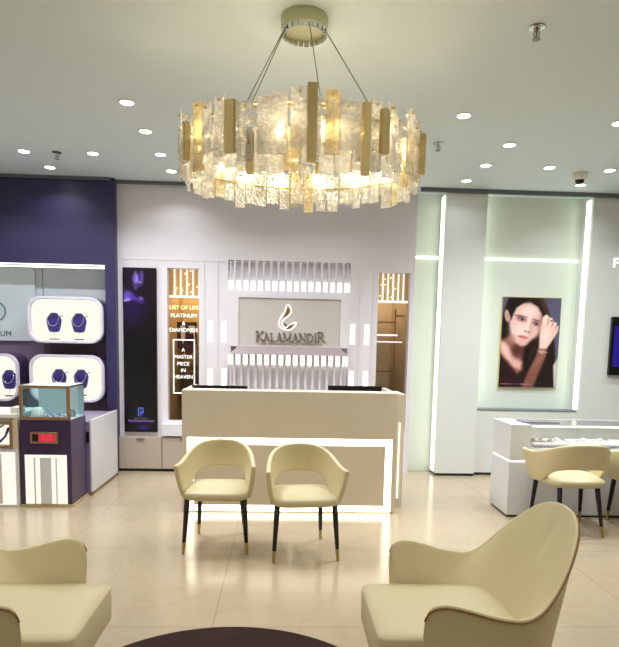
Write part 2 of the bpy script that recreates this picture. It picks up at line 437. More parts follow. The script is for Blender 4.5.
# ------------------------------------------------------------------ painted pictures (flat prints)
def picture(name, w, h, nx, nz, layers, m, parent):
    """flat print of w x h standing in the xz plane, coloured per vertex; layers painted in order"""
    bm = nb(); cl = bm.loops.layers.float_color.new('print'); V = []
    cols = []
    for j in range(nz + 1):
        row = []
        for i in range(nx + 1):
            u, v = i / nx, j / nz
            row.append(bm.verts.new((u * w, 0, h - v * h)))
            c = [0, 0, 0]
            for L_ in layers:
                a, col = L_(u, v)
                if a > 0: c = [c[k] * (1 - a) + col[k] * a for k in range(3)]
            cols.append(c)
        V.append(row)
    for j in range(nz):
        for i in range(nx):
            f = bm.faces.new((V[j + 1][i], V[j + 1][i + 1], V[j][i + 1], V[j][i]))
            for lp, (jj, ii) in zip(f.loops, ((j + 1, i), (j + 1, i + 1), (j, i + 1), (j, i))):
                lp[cl] = (*lin([min(1, max(0, q)) for q in cols[jj * (nx + 1) + ii]]), 1)
    me = bpy.data.meshes.new(name); bm.to_mesh(me); bm.free()
    return link(name, me, m, parent)
def sm(e0, e1, x):
    t = max(0, min(1, (x - e0) / (e1 - e0))); return t * t * (3 - 2 * t)
def fill(col): return lambda u, v: (1, col)
def ell(cu, cv, ru, rv, col, rot=0, soft=.25, asp=1.54, a=1.):
    """ellipse; v is measured in widths so that rotation keeps its shape"""
    c, s = math.cos(R(rot)), math.sin(R(rot))
    def f(u, v):
        x = u - cu; y = (v - cv) * asp
        p = (x * c + y * s) / ru; q = (-x * s + y * c) / (rv * asp)
        d = math.hypot(p, q); return (a * (1 - sm(1 - soft, 1 + soft, d)), col)
    return f
def poly(pts, col, soft=.02, asp=1.54, a=1.):
    P = [(x, y * asp) for x, y in pts]; n = len(P)
    def f(u, v):
        x, y = u, v * asp; ins = False; d = 9
        for i in range(n):
            x1, y1 = P[i]; x2, y2 = P[(i + 1) % n]
            if (y1 > y) != (y2 > y) and x < (x2 - x1) * (y - y1) / (y2 - y1) + x1: ins = not ins
            dx, dy = x2 - x1, y2 - y1; t = max(0, min(1, ((x - x1) * dx + (y - y1) * dy) / (dx * dx + dy * dy + 1e-9)))
            d = min(d, math.hypot(x - x1 - t * dx, y - y1 - t * dy))
        sd = d if ins else -d
        return (a * sm(-soft, soft, sd), col)
    return f
HAIR = (.10, .055, .05); SK = (.90, .73, .70); SKL = (.98, .87, .85); SKD = (.62, .40, .36)
portrait = [
    fill((.36, .35, .47)),
    poly([(.10, 0), (.64, 0), (.76, .10), (.86, .3), (.93, .5), (.97, .75), (.97, 1), (0, 1), (0, .28), (.03, .14)], HAIR, .03),
    ell(.70, .16, .07, .16, (.25, .16, .12), -16, .8), ell(.5, .04, .22, .035, (.26, .17, .13), 0, .8, a=.7),
    # neck, shoulder and chest
    poly([(.0, .48), (.10, .44), (.2, .42), (.42, .52), (.38, .62), (.40, .8), (.30, .86), (.1, .74), (0, .62)], SKD, .05),
    poly([(.0, .50), (.10, .51), (.22, .64), (.38, .72), (.36, .80), (.2, .76), (.0, .60)], (.90, .71, .67), .04),
    ell(.08, .57, .05, .10, (.95, .79, .75), -35, .8, a=.8), ell(.3, .58, .10, .08, (.25, .12, .11), 10, .8, a=.8),
    poly([(0, .66), (.14, .72), (.26, .82), (.34, .9), (.5, .8), (.55, 1), (0, 1)], (.15, .05, .08), .05),
    # ear
    ell(.085, .205, .042, .068, (.88, .70, .67), -10, .3), ell(.09, .21, .02, .042, (.76, .54, .52), -8, .8),
    # face
    poly([(.17, .16), (.22, .10), (.33, .065), (.48, .06), (.60, .10), (.68, .18), (.70, .27), (.66, .37), (.56, .45), (.44, .525), (.345, .54), (.25, .495), (.175, .41), (.13, .30), (.125, .22)], SK, .035),
    ell(.30, .36, .13, .10, SKL, 20, .9), ell(.45, .15, .17, .07, SKL, 5, .9), ell(.455, .29, .035, .11, SKL, 14, .8), ell(.22, .27, .06, .09, (.94, .80, .78), 0, .9, a=.8),
    ell(.59, .38, .06, .06, (.94, .78, .75), 0, .9, a=.7),
    ell(.67, .27, .04, .16, (.70, .46, .42), 6, .9, a=.6), ell(.20, .44, .07, .03, (.72, .48, .45), 38, .9, a=.5),
    ell(.36, .495, .07, .025, (.90, .71, .68), 14, .9, a=.9),
    # brows and eyes
    ell(.315, .205, .095, .009, (.42, .25, .24), 10, .8), ell(.60, .252, .07, .008, (.42, .25, .24), 18, .8),
    ell(.335, .240, .075, .022, (.60, .36, .42), 12, .8), ell(.585, .288, .062, .020, (.60, .36, .42), 20, .8),
    ell(.335, .241, .042, .010, (.90, .84, .86), 12, .5), ell(.588, .288, .036, .009, (.90, .84, .86), 20, .5),
    ell(.342, .240, .024, .014, (.16, .08, .14), 0, .5), ell(.592, .287, .021, .013, (.16, .08, .14), 0, .5),
    ell(.33, .230, .062, .006, (.22, .10, .14), 12, .7), ell(.588, .277, .052, .006, (.22, .10, .14), 20, .7),
    # nose
    ell(.495, .31, .014, .06, (.84, .63, .60), 12, .9, a=.7), ell(.445, .372, .05, .010, (.78, .52, .50), 16, .8), ell(.445, .350, .03, .018, SKL, 0, .8),
    ell(.410, .372, .012, .006, (.50, .26, .27), 0, .7), ell(.475, .384, .012, .006, (.50, .26, .27), 0, .7),
    # mouth
    ell(.375, .438, .078, .017, (.80, .42, .45), 12, .6), ell(.33, .432, .03, .004, (.48, .17, .21), 18, .7), ell(.38, .440, .06, .0035, (.48, .17, .21), 8, .7), ell(.38, .448, .05, .007, (.90, .62, .63), 15, .8),
    # parted hair sweeping down both sides
    poly([(.06, .12), (.14, .04), (.34, .0), (.46, .02), (.34, .065), (.24, .11), (.19, .18), (.155, .25), (.13, .19), (.10, .14)], HAIR, .025),
    poly([(.44, .02), (.60, .03), (.74, .14), (.80, .32), (.82, .52), (.72, .60), (.62, .64), (.50, .70), (.50, .56), (.60, .48), (.68, .38), (.715, .27), (.69, .18), (.60, .09), (.50, .055)], (.12, .065, .055), .02),
    ell(.73, .12, .03, .14, (.28, .18, .14), -22, .9, a=.8), ell(.56, .60, .03, .1, (.22, .13, .10), 20, .9, a=.7),
    # forearm, wrist and hand
    poly([(.40, 1), (.50, .82), (.62, .64), (.67, .52), (.80, .54), (.80, .64), (.68, .85), (.60, 1)], (.52, .33, .28), .03),
    ell(.68, .68, .04, .12, (.62, .42, .36), 28, .8, a=.8),
    poly([(.67, .56), (.66, .42), (.67, .32), (.70, .22), (.74, .19), (.79, .20), (.86, .24), (.93, .29), (.98, .31), (.98, .36), (.93, .42), (.86, .5), (.80, .56)], (.94, .78, .74), .02),
    ell(.76, .42, .07, .12, SKL, 10, .9, a=.9),
    poly([(.70, .21), (.76, .18), (.80, .2), (.77, .27), (.71, .33)], (.98, .87, .83), .015),
    poly([(.80, .21), (.87, .22), (.87, .27), (.82, .31)], (.97, .83, .79), .012), poly([(.89, .26), (.95, .27), (.94, .32), (.88, .33)], (.95, .80, .76), .012),
    ell(.795, .265, .008, .045, (.72, .50, .48), 12, .8), ell(.875, .285, .008, .035, (.66, .45, .44), 14, .8), ell(.935, .315, .007, .025, (.66, .45, .44), 14, .8),
    ell(.85, .25, .016, .008, (.35, .14, .18), 10, .6),
    ell(.73, .595, .09, .007, (.84, .72, .70), 10, .6), ell(.71, .61, .05, .005, (.85, .75, .74), 16, .6), ell(.075, .295, .013, .015, (.12, .13, .12), 0, .5), ell(.26, .765, .02, .005, (.88, .78, .82), 10, .6),
    poly([(.93, .75), (1, .66), (1, 1), (.965, 1)], (.78, .80, .80), .015),
]
text_line = [poly([(.02, .960), (.22, .960), (.22, .969), (.02, .969)], (.75, .45, .58), .003), poly([(.24, .96), (.34, .96), (.34, .969), (.24, .969)], (.4, .3, .4), .003), poly([(.37, .96), (.54, .96), (.54, .969), (.37, .969)], (.78, .5, .62), .003)]

NY = 7.10
t = thing('poster', 'advertising poster of a dark-haired woman resting her hand against her temple', 'poster', (2.585, NY - .001, 1.04))
PW, PH = .70, 1.06
bx('backing_board', -.003, PW + .004, -.03, 0, -.006, PH + .005, mat('gold_edge', (.72, .66, .40), .4, noise=(9, .05)), t)
pc = picture('printed_picture', PW, PH, 110, 165, portrait + text_line, M['paint'], t); pc.location = (0, -.032, 0)

# tall dark screen on the centre wall
dark = [fill((.025, .012, .04)),
    ell(.25, .24, .4, .10, (.12, .05, .24), 0, .95, asp=5),
    ell(.42, .06, .17, .022, (.42, .33, .75), 0, .5, asp=5), ell(.38, .07, .08, .05, (.62, .55, .92), 0, .6, asp=5), ell(.50, .05, .03, .05, (.18, .1, .32), 0, .7, asp=5), ell(.58, .05, .06, .04, (.36, .28, .62), 0, .7, asp=5),
    ell(.5, .083, .09, .006, (.60, .50, .85), 0, .6, asp=5), ell(.45, .10, .14, .012, (.28, .18, .45), 0, .8, asp=5),
    ell(.2, .06, .16, .1, (.12, .05, .18), 0, .9, asp=5, a=.6), ell(.85, .12, .2, .1, (.08, .03, .09), 0, .9, asp=5, a=.7),
    ell(.14, .165, .15, .025, (.50, .38, .85), 20, .9, asp=5), ell(.1, .19, .14, .008, (.62, .55, .95), -15, .7, asp=5), ell(.35, .18, .28, .012, (.30, .2, .60), 25, .9, asp=5), ell(.55, .18, .07, .008, (.48, .38, .75), 30, .8, asp=5),
    
    ell(.58, .975, .18, .012, (.18, .06, .42), 0, .9, asp=5)]
SY = FY - .005
t = thing('advertising_screen', 'tall narrow black and violet advertising screen beside the purple column', 'screen', (-1.80, SY, .455))
bx('bezel', 0, .372, -.035, 0, 0, 1.855, M['black'], t, bevel=.004)
pc = picture('lit_picture', .356, 1.835, 40, 206, dark, M['screen'], t); pc.location = (.008, -.037, .01)
bm = nb()      # blue emblem at the foot of the picture
box(bm, .155, .167, -.043, -.038, .185, .285); box(bm, .167, .215, -.043, -.038, .273, .285); box(bm, .205, .217, -.043, -.038, .225, .285); box(bm, .185, .217, -.043, -.038, .215, .227); box(bm, .182, .191, -.043, -.038, .185, .255)
obj('emblem', bm, glow('blue_glow', (.40, .45, .85), .8), t)
text('small_text', '- PLATINUM -', .19, .150, -.039, .030, glow('olive_text', (.45, .5, .45), .6), t, ext=.0005)
text('caption', 'PLATINUM EVARA', .19, .118, -.039, .036, glow('violet_text', (.66, .5, .85), .8), t, ext=.0005)

# ------------------------------------------------------------------ behind the two openings
def backroom(x0, x1, z0, z1, wallmat, side):
    bm = nb()
    # a shallow room behind the wall, open towards the opening
    a, b, y0, y1 = x0 - .03, x1 + .03, FY + .12, FY + 1.3
    box(bm, a - .02, a, y0, y1, 0, 2.75); box(bm, b, b + .02, y0, y1, 0, 2.75); box(bm, a, b, y1, y1 + .02, 0, 2.75); box(bm, a, b, y0, y1, 2.73, 2.75)
    structure(obj('wall_back_' + side, bm, wallmat))
backroom(-1.315, -.958, .583, 2.32, M['ochre'], 'room_left'); backroom(1.083, 1.452, .5, 2.335, M['beigeroom'], 'room_right')
def area(name, loc, size, power, col, rot=(0, 0, 0), shape='DISK', spread=PI, sy=None):
    l = bpy.data.lights.new(name, 'AREA'); l.shape = shape; l.size = size; l.energy = power; l.color = col; l.spread = spread
    if sy: l.size_y = sy
    o = bpy.data.objects.new(name, l); C.objects.link(o); o.location = loc; o.rotation_euler = rot; return o
area('shop_lamp_light', (-1.13, FY + .7, 2.7), .3, 16, (1, .83, .6)); area('shop_lamp_light', (1.27, FY + .7, 2.7), .3, 13, (1, .88, .7))
for nm, x0, x1, z0, z1, ls in (('left', -1.315, -.958, .583, 2.32, 'left'), ('right', 1.083, 1.452, .50, 2.335, 'right')):
    g_ = structure(bx('window_1' if nm == 'left' else 'window_2', x0, x1, FY + .06, FY + .066, z0, z1, M['glass']))
    t = thing('slatted_light_screen', 'gold-lit slatted screen with tiny spark lights ' + ('behind the opening by the tall dark screen' if nm == 'left' else 'behind the opening by the frosted niche'), 'light screen', (x0, FY + .25, 2.01))
    w = x1 - x0
    n = 5 if nm == 'left' else 6
    for i in range(n):
        xx = (i + .5) * w / n - .008
        bx('slat', xx, xx + .018, 0, .02, .02, .36, M['signw'], t)
    bx('bottom_rail', -.15, w + .15, -.005, .025, 0, .025, M['signw'], t)
    bx('backing', -.2, w + .2, .06, .08, 0, .6, mat('gold_backing', (.80, .66, .45) if nm == 'left' else (.62, .56, .45), .35, .4, noise=(18, .3), emit=(.9, .7, .45), es=.25), t)
    for i in range(12):
        bm = nb(); lathe(bm, [(0, -.011), (.011, 0), (0, .011)], 8, (random.uniform(.02, w - .02), .035, random.uniform(.05, .33)))
        obj('spark_light', bm, M['warmled'], t)
# left back room: dark mannequins cabinet, shelves, glass lettering
t = thing('display_shelf_unit', 'brass-lit shelf unit with burgundy garments seen through the opening by the tall dark screen', 'shelf', (-1.5, FY + .9, 0))
for z in (.45, .8, 1.1, 1.4): bx('shelf', .0, .75, 0, .3, z, z + .02, M['copper'], t)
bx('upright', .0, .03, 0, .3, 0, 2.0, M['copper'], t); bx('upright', .72, .75, 0, .3, 0, 2.0, M['copper'], t)
bx('light_bar', .1, .62, .05, .12, 2.10, 2.14, M['warmled'], t)
t2 = thing('garment_display', 'dark burgundy garments on a dark board seen behind the white lettering', 'garments', (-1.36, FY + .8, 1.40))
bx('header_board', 0, .26, 0, .03, .3, .345, M['ink'], t2)
bm = nb(); prism(bm, [(.01, .3), (.25, .3), (.26, .1), (.22, -.02), (.15, -.1), (.1, -.02), (.02, .02)], .0, .05); obj('dark_drape', bm, M['burgundy'], t2)
bm = nb(); prism(bm, [(.06, .3), (.12, .3), (.115, .12), (.09, .07), (.07, .14)], -.02, 0); prism(bm, [(.16, .3), (.24, .3), (.24, .08), (.22, .22), (.18, .2)], -.02, 0); obj('pale_scarf', bm, M['tray'], t2)
t = thing('glass_lettering', 'white lettering and frame on the glass of the opening by the tall dark screen', 'lettering', (0, FY + .052, 0))
text('line', 'LIST OF LIFE', -1.135, 1.865, 0, .062, M['warmled'], t)
text('line', 'PLATINUM', -1.14, 1.775, 0, .062, M['signw'], t)
text('line', '&', -1.14, 1.69, 0, .06, M['signw'], t)
text('line', 'DIAMONDS', -1.14, 1.61, 0, .062, M['signw'], t)
for s_, z in (('A', 1.385), ('MASTER', 1.305), ('PIECE', 1.225), ('IN', 1.15), ('HEAVEN', 1.075)): text('line', s_, -1.145, z, 0, .058, M['signw'], t)
bm = nb(); ringframe(bm, [(-1.262, 1.525), (-1.262, .90), (-1.012, .90), (-1.012, 1.525)], [(-1.250, 1.513), (-1.250, .912), (-1.024, .912), (-1.024, 1.513)], -.002, .002); obj('line_frame', bm, M['signw'], t)
# right back room: brass racks
t = thing('brass_rack', 'dark brass rack with beige back panels seen through the opening by the frosted niche', 'rack', (1.10, FY + .45, 0))
for xx in (.27, .42): bx('upright', xx, xx + .014, 0, .014, 0, 1.95, M['copper'], t)
for z in (.75, 1.18, 1.78): bx('crossbar', -.05, .27, 0, .014, z, z + .013, M['goldd'], t)
bx('crossbar', .27, .43, 0, .014, 1.86, 1.875, M['goldd'], t)
bx('panel', -.1, .26, .3, .32, .55, 1.55, mat('pale_stone_panel', (.80, .74, .62), .3, noise=(9, .25)), t)
bx('shelf_light', .03, .30, -.05, -.03, 1.62, 1.64, M['signw'], t); bx('shelf_light', -.02, .36, -.05, -.03, 1.54, 1.555, M['signw'], t)
bx('lower_panel', -.1, .26, .2, .22, 0, .72, mat('grey_green_panel', (.45, .45, .36), .4, noise=(6, .2)), t)

# cabinets under the dark screen and opening
t = thing('low_cabinet', 'low beige two-door wall cabinet under the tall dark screen', 'cabinet', (-1.865, 6.90, 0))
bx('body', 0, .99, 0, .049, .03, .403, M['beige'], t)
bx('plinth', .0, .99, .01, .049, 0, .03, M['plinth'], t)
for x0 in (.005, .50):
    d = bx('door', x0, x0 + .48, -.018, 0, .035, .398, M['beige'], t, bevel=.003)
    bx('handle', x0 + .2, x0 + .29, -.03, -.018, .372, .388, M['steel'], d)
structure(bx('trim_sill', -1.37, -.88, 6.86, FY, .42, .56, M['offwhite'], bevel=.004))

# ------------------------------------------------------------------ right part of the back wall
structure(bx('wall_back_niche', 1.5, 7, NY, NY + .05, 0, H, M['niche']))
def pillar(name, x0, x1):
    structure(bx(name, x0, x1, 6.83, NY, .03, H, M['wallr']))
pillar('wall_pillar', 1.80, 2.262); pillar('wall_pillar_broad', 3.475, 7.0)
structure(bx('baseboard_pillar', 1.805, 2.257, 6.835, NY, 0, .03, M['plinth']))
structure(bx('baseboard_broad_pillar', 3.48, 7, 6.835, NY, 0, .03, M['plinth']))
structure(bx('wall_niche_plinth', 2.262, 3.475, 6.90, NY, .03, .77, M['wallr']))
structure(bx('trim_niche_plinth', 2.262, 3.475, 6.895, NY, .77, .782, M['gap'])); structure(bx('baseboard_niche', 2.262, 3.475, 6.905, NY, 0, .03, M['plinth']))
def led(label, x0, x1, y0, y1, z0, z1, m='ledg'): tag(bx('led_strip', x0, x1, y0, y1, z0, z1, M[m]), label, 'light strip', 'cove lights of the right wall')
led('upright glowing strip on the near edge of the slim pillar, beside the counter', 1.785, 1.799, 6.90, 7.0, .04, 3.19)
led('upright glowing strip behind the left edge of the poster niche', 2.263, 2.275, 6.93, 7.05, .80, 3.19)
led('brightest upright glowing strip, along the right edge of the poster niche', 3.460, 3.474, 6.885, 6.965, .80, 3.19)
led('short level glowing strip across the narrow frosted niche', 1.50, 1.785, NY - .02, NY, 2.52, 2.545)
led('long level glowing strip above the woman poster', 2.275, 3.455, NY - .02, NY, 2.525, 2.547)
# dark strip painted for the shade of the gap under the ceiling
bm = nb(); box(bm, -1.9, 1.5, FY - .03, FY, H - .035, H); box(bm, 1.5, 7, 6.80, 6.84, H - .045, H); box(bm, -6, -1.9, 6.82, 6.85, H - .03, H)
structure(obj('trim_ceiling', bm, M['gap']))
o = text('wall_letter', 'F', 3.74, 2.44, 6.825, .155, M['signw'], align='LEFT', ext=.006)
tag(o, 'white capital F standing on the wall above the small blue screen', 'letter')
t = thing('wall_screen', 'small dark-framed screen showing deep blue, cut off by the right edge', 'screen', (3.77, 6.829, 1.215))
bx('bezel', 0, 1.15, -.045, 0, 0, .67, M['black'], t, bevel=.005)
bx('display', .03, 1.12, -.05, -.046, .10, .565, glow('deep_blue_display', (.16, .12, .50), 1.), t)

# ------------------------------------------------------------------ left purple bay
structure(bx('wall_back_purple_fascia', -6, -1.862, 6.85, 7.25, 2.315, H, M['purple']))
structure(bx('wall_purple_column', -1.975, -1.862, 6.85, 7.25, 0, 2.315, M['purple']))
structure(bx('trim_fascia', -6, -1.975, 6.842, 6.87, 2.306, 2.317, M['signw']))
BY = 7.06
structure(bx('wall_back_bay_lower', -6, -1.975, BY, BY + .05, 0, 1.47, M['mauve']))
structure(bx('wall_back_bay_upper', -6, -1.975, BY, BY + .05, 1.47, 2.32, M['palepanel']))
tag(bx('led_strip', -4.5, -2.0, 6.90, 6.93, 2.285, 2.30, M['ledg']), 'glowing strip under the purple fascia above the blue busts', 'light strip')
bm = nb(); box(bm, -2.736, -2.728, BY - .003, BY, 0, 2.30)
structure(obj('trim_bay_seam', bm, M['gap']))
t = thing('brand_panel', 'pale grey panel with rounded foot, teal ring emblem and dark lettering', 'sign', (-3.25, BY - .03, 1.8))
bm = nb(); prism(bm, rrect(-.9, .44, -.33, .485, .07), 0, .029); obj('board', bm, M['palepanel'], t)
bm = nb(); tube(bm, [(.105 * math.cos(a * PI / 18) , -.004, .105 * math.sin(a * PI / 18)) for a in range(37)], .007, 6, False); obj('ring_emblem', bm, M['teal'], t)
o = text('lettering', 'PLATINUM', .165, -.28, -.003, .085, M['ink'], t, align='RIGHT', ext=.001)

def necklace_bust():
    t = thing('necklace_bust', '', 'display bust')
    # neck-and-shoulder form, flattened, narrowing to the foot
    bm = nb(); prof = [(.0, .082), (.04, .084), (.056, .098), (.066, .135), (.075, .185), (.078, .215), (.070, .24), (.055, .262), (.042, .28), (.034, .295), (0, .298)]
    lathe(bm, prof, 20); 
    for v in bm.verts: v.co.y *= .55; v.co.x *= 1.08
    obj('bust', bm, M['velvet'], t, smooth=True)
    bm = nb(); pts = []
    for k in range(25):
        a = -PI * .05 + PI * 1.1 * k / 24
        pts.append((.060 * math.cos(a), -.034 - .012 * math.sin(a), .235 - .085 * math.sin(a)))
    tube(bm, pts, .0055, 6); tube(bm, [(.055, -.02, .24), (.095, -.03, .265), (.112, -.03, .262)], .006, 6)
    obj('necklace', bm, M['silver'], t, smooth=True)
    bm = nb(); tube(bm, [(0, 0, .008), (0, 0, .088)], .004); obj('stem', bm, M['tray'], t)
    bm = nb(); lathe(bm, [(.055, 0), (.058, .004), (.055, .010), (0, .011)], 20)
    for v in bm.verts: v.co.y *= .6
    obj('base', bm, M['ink'], t, smooth=False)
    return t

def lit_box(x0, x1, z0, z1, label, first):
    w, h = x1 - x0, z1 - z0; y0 = 6.75
    t = thing('display_box', label, 'display box', (x0, y0, z0), group='rounded lit display boxes on the purple bay')
    o_ = rrect(0, w, 0, h, .14); i_ = rrect(.026, w - .026, .026, h - .026, .12)
    bm = nb(); ringframe(bm, o_, i_, -.012, .03); obj('rim', bm, M['lilac'], t, bevel=.004)
    bm = nb(); a = [bm.verts.new((x, .03, z)) for x, z in o_]; b = [bm.verts.new((x, .31, z)) for x, z in o_]
    for k in range(len(o_)):
        j = (k + 1) % len(o_); bm.faces.new((a[k], a[j], b[j], b[k]))
    obj('casing', bm, M['purpled'], t)
    bm = nb(); a = [bm.verts.new((x, .03, z)) for x, z in i_]; b = [bm.verts.new((x, .29, z)) for x, z in i_]
    for k in range(len(i_)):
        j = (k + 1) % len(i_); bm.faces.new((a[k], a[j], b[j], b[k]))
    bm.faces.new(b)
    obj('lit_lining', bm, M['boxlit'], t)
    return t
lit_box(-2.785, -1.978, 1.455, 1.957, 'upper rounded lit wall box above the glass display case, holding two blue busts', True)
lit_box(-2.785, -1.978, .805, 1.327, 'lower rounded lit wall box directly behind the glass display case', False)
lit_box(-3.72, -2.905, .805, 1.327, 'rounded lit wall box cut off by the left edge', False)
nbust = necklace_bust()
spots = [(-2.56, 6.90, 1.492, 'blue velvet necklace bust, left one in the upper lit box'), (-2.285, 6.90, 1.492, 'blue velvet necklace bust, right one in the upper lit box'),
         (-2.52, 6.90, .865, 'blue velvet necklace bust, left one in the lower box behind the glass case'), (-2.275, 6.90, .865, 'blue velvet necklace bust, right one in the lower box behind the glass case'),
         (-3.07, 6.90, .845, 'blue velvet necklace bust in the box cut off by the left edge')]
nbust.location = spots[0][:3]; nbust['label'] = spots[0][3]; nbust['group'] = 'necklace busts in the lit boxes'

for x, y, z, lb in spots[1:]: dup(nbust, (x, y, z), label=lb)
tag(bx('display_riser', -2.66, -2.12, 6.82, 6.98, .841, .864, M['tray'], bevel=.004), 'white riser under the two busts behind the glass case', 'riser')

# side cabinet between pedestal and wall
t = thing('side_cabinet', 'white side cabinet with two flush panels behind the purple pedestal', 'cabinet', (-2.25, 5.78, 0))
bx('carcass', 0, .41, 0, .90, .02, .72, M['mauve'], t)
for y0, y1 in ((.0, .445), (.452, .90)): bx('door', .411, .43, y0, y1, .03, .735, M['offwhite'], t, bevel=.003)
bx('skirting', .0, .435, 0, .90, 0, .02, M['copper'], t)
bx('hinge', .38, .41, -.015, -.001, .52, .62, M['black'], t)

# pedestal display
t = thing('display_pedestal', 'deep purple pedestal counter with a glowing fluted front panel', 'pedestal', (-2.305, 5.35, 0))
bx('body', 0, .44, 0, .41, .025, .785, M['purpled'], t, bevel=.004)
bx('base_trim', -.01, .45, -.012, .42, 0, .025, mat('champagne_trim', (.78, .72, .55), .3, .3, noise=(9, .03)), t)
p = bx('light_panel', .035, .40, -.006, -.001, .03, .475, M['boxlit'], t)
bm = nb()
for x0, x1 in ((.115, .127), (.17, .265), (.305, .315)): box(bm, x0, x1, -.014, -.006, .032, .45)
obj('opal_rib', bm, M['offwhite'], p)
cr = thing('red_led_board', 'small red LED number board in a brass frame on the purple pedestal', 'led board', (-2.21, 5.345, .58))
bm = nb(); ringframe(bm, [(0, .1), (0, 0), (.235, 0), (.235, .1)], [(.016, .084), (.016, .016), (.219, .016), (.219, .084)], -.02, .0); obj('frame', bm, M['copper'], cr)
bx('dark_window', .016, .219, -.008, -.001, .016, .084, M['ink'], cr)
bx('red_display', .068, .215, -.012, -.009, .018, .082, mat('red_matrix', (.45, .05, .08), .5, emit=(.9, .22, .30), es=.55), cr)
text('digits', '8188\n8888', .142, .056, -.0135, .040, M['redled'], cr, ext=.0005, space=1.1)
# glass case on top
t = thing('glass_display_case', 'glass display case with copper brass frame on top of the purple pedestal', 'display case', (-2.305, 5.345, .786))
bm = nb(); ringframe(bm, [(0, .305), (0, 0), (.44, 0), (.44, .305)], [(.028, .28), (.028, .028), (.408, .028), (.408, .28)], 0, .02); obj('front_frame', bm, M['copper'], t, bevel=.002)
bx('front_glass', .028, .408, .006, .011, .028, .28, M['cglass'], t)
bx('side_glass', .428, .433, .022, .41, .006, .296, M['cglass'], t); bx('side_glass', .004, .009, .022, .41, .006, .296, M['cglass'], t)
bx('back_glass', .009, .428, .406, .411, .006, .296, M['aqua'], t)  # pale diffuse haze mixed into the back glass for its reflected light
bx('top_glass', 0, .44, .02, .412, .296, .305, mat('top_plate', (.86, .90, .92), .15, noise=(5, .02)), t)
bx('top_edge', .436, .442, .02, .412, .292, .307, M['plinth'], t)
bx('lined_floor', .009, .428, .022, .406, 0, .006, M['tray'], t)
bx('light_bar', .03, .40, .025, .04, .284, .293, glow('case_light', (.95, 1, 1), 30.), t)
CX, CY, CZ = -2.305, 5.345, .793
t = thing('jewellery_cushion', 'white round-backed jewellery cushion in the glass case, on its left', 'cushion', (CX + .09, CY + .18, CZ))
bm = nb(); lathe(bm, [(.05, 0), (.062, .02), (.055, .06), (.035, .085), (0, .09)], 20); obj('pad', bm, M['tray'], t, smooth=True)
for i, (x, y, r_) in enumerate(((.22, .10, .022), (.27, .14, .03), (.31, .09, .02), (.36, .13, .026), (.2, .2, .02))):
    bm = nb(); q = [(r_ * math.cos(k * PI / 9), r_ * .8 * math.sin(k * PI / 9), .012 + .012 * math.sin(k * PI / 9 + i)) for k in range(19)]
    tube(bm, q, .006, 6, False); o = obj('bangle', bm, M['silver'], None, smooth=True); o.location = (CX + x, CY + y, CZ + .006)
    tag(o, 'silver bangle lying on the floor of the glass case', 'bangle', 'silver bangles in the glass case')
bm = nb(); lathe(bm, [(.03, 0), (.035, .03), (.02, .07), (0, .075)], 16); o = obj('ring_stand', bm, mat('teal_grey', (.25, .38, .42), .5, noise=(9, .1)), None, smooth=True); o.location = (CX + .38, CY + .22, CZ)
tag(o, 'teal grey ring stand at the right end of the glass case', 'ring stand')

# white showcase at the left edge
t = thing('showcase', 'white showcase with brass-framed window cut off by the left edge', 'showcase', (-4.2, 5.35, 0))
W_ = 1.875
bx('body', 0, W_, .06, .55, .0, .80, M['offwhite'], t); bx('front_lower', 0, W_, 0, .06, .0, .52, M['offwhite'], t)
bx('end_post', W_ - .045, W_, 0, .06, .52, .80, M['cream'], t)
bx('top_slab', 0, W_, -.005, .55, .80, .835, M['tray'], t, bevel=.004)
bm = nb(); ringframe(bm, [(.9, .765), (.9, .53), (W_ - .045, .53), (W_ - .045, .765)], [(.93, .74), (.93, .555), (W_ - .07, .555), (W_ - .07, .74)], -.01, .02); obj('window_frame', bm, M['copper'], t)
bx('lit_back', .93, W_ - .07, .05, .058, .555, .74, M['boxlit'], t)
bm = nb()
for i in range(6):
    x0 = 1.2 + i * .1; tube(bm, [(x0, .035, .58), (x0 + .05, .035, .63), (x0 + .08, .035, .70), (x0 + .14, .035, .73)], [.012, .009, .014, .006], 6)
obj('blue_jewel_display', bm, M['velvet'], t)
p = bx('light_panel', .6, W_ - .03, -.008, -.001, .02, .495, M['boxlit'], t)
bm = nb()
for i in range(9): box(bm, W_ - .19 - i * .15, W_ - .145 - i * .15, -.014, -.008, .03, .48)
obj('opal_rib', bm, mat('rose_white', (.92, .84, .86), .5, noise=(4, .01)), p)
tag(bx('white_box', -2.41, -2.335, 5.4, 5.55, .836, .89, M['tray'], bevel=.008), 'small white box on the showcase beside the glass display case', 'box')

# ------------------------------------------------------------------ reception counter
t = thing('reception_counter', 'cream reception counter with a glowing rectangular light band on its front', 'counter', (0, 5.22, 0))
CL, CR = -.868, 1.02
bx('upper_front', CL, CR, .0, .05, .672, 1.085, M['cream'], t, bevel=.003)
bx('side_margin', CL, -.824, 0, .05, .012, .672, M['cream'], t); bx('side_margin', .985, CR, 0, .05, .012, .672, M['cream'], t)
bx('inner_panel', -.765, .925, .0, .05, .068, .612, M['cream'], t, bevel=.003)
bm = nb(); ringframe(bm, [(-.824, .672), (-.824, .012), (.985, .012), (.985, .672)], [(-.765, .612), (-.765, .068), (.925, .068), (.925, .612)], .012, .03); obj('light_band', bm, M['led'], t)
bx('end_panel', CL, CL + .04, .05, .70, .0, 1.085, M['cream'], t); bx('end_panel', CR - .04, CR, .05, .70, .0, 1.085, M['cream'], t)
bx('plinth', CL + .03, CR - .03, .02, .66, 0, .012, mat('plinth_green_grey', (.62, .62, .50), .3, noise=(5, .03)), t)
bx('transaction_ledge', CL + .04, CR - .04, .05, .22, 1.05, 1.085, M['cream'], t)
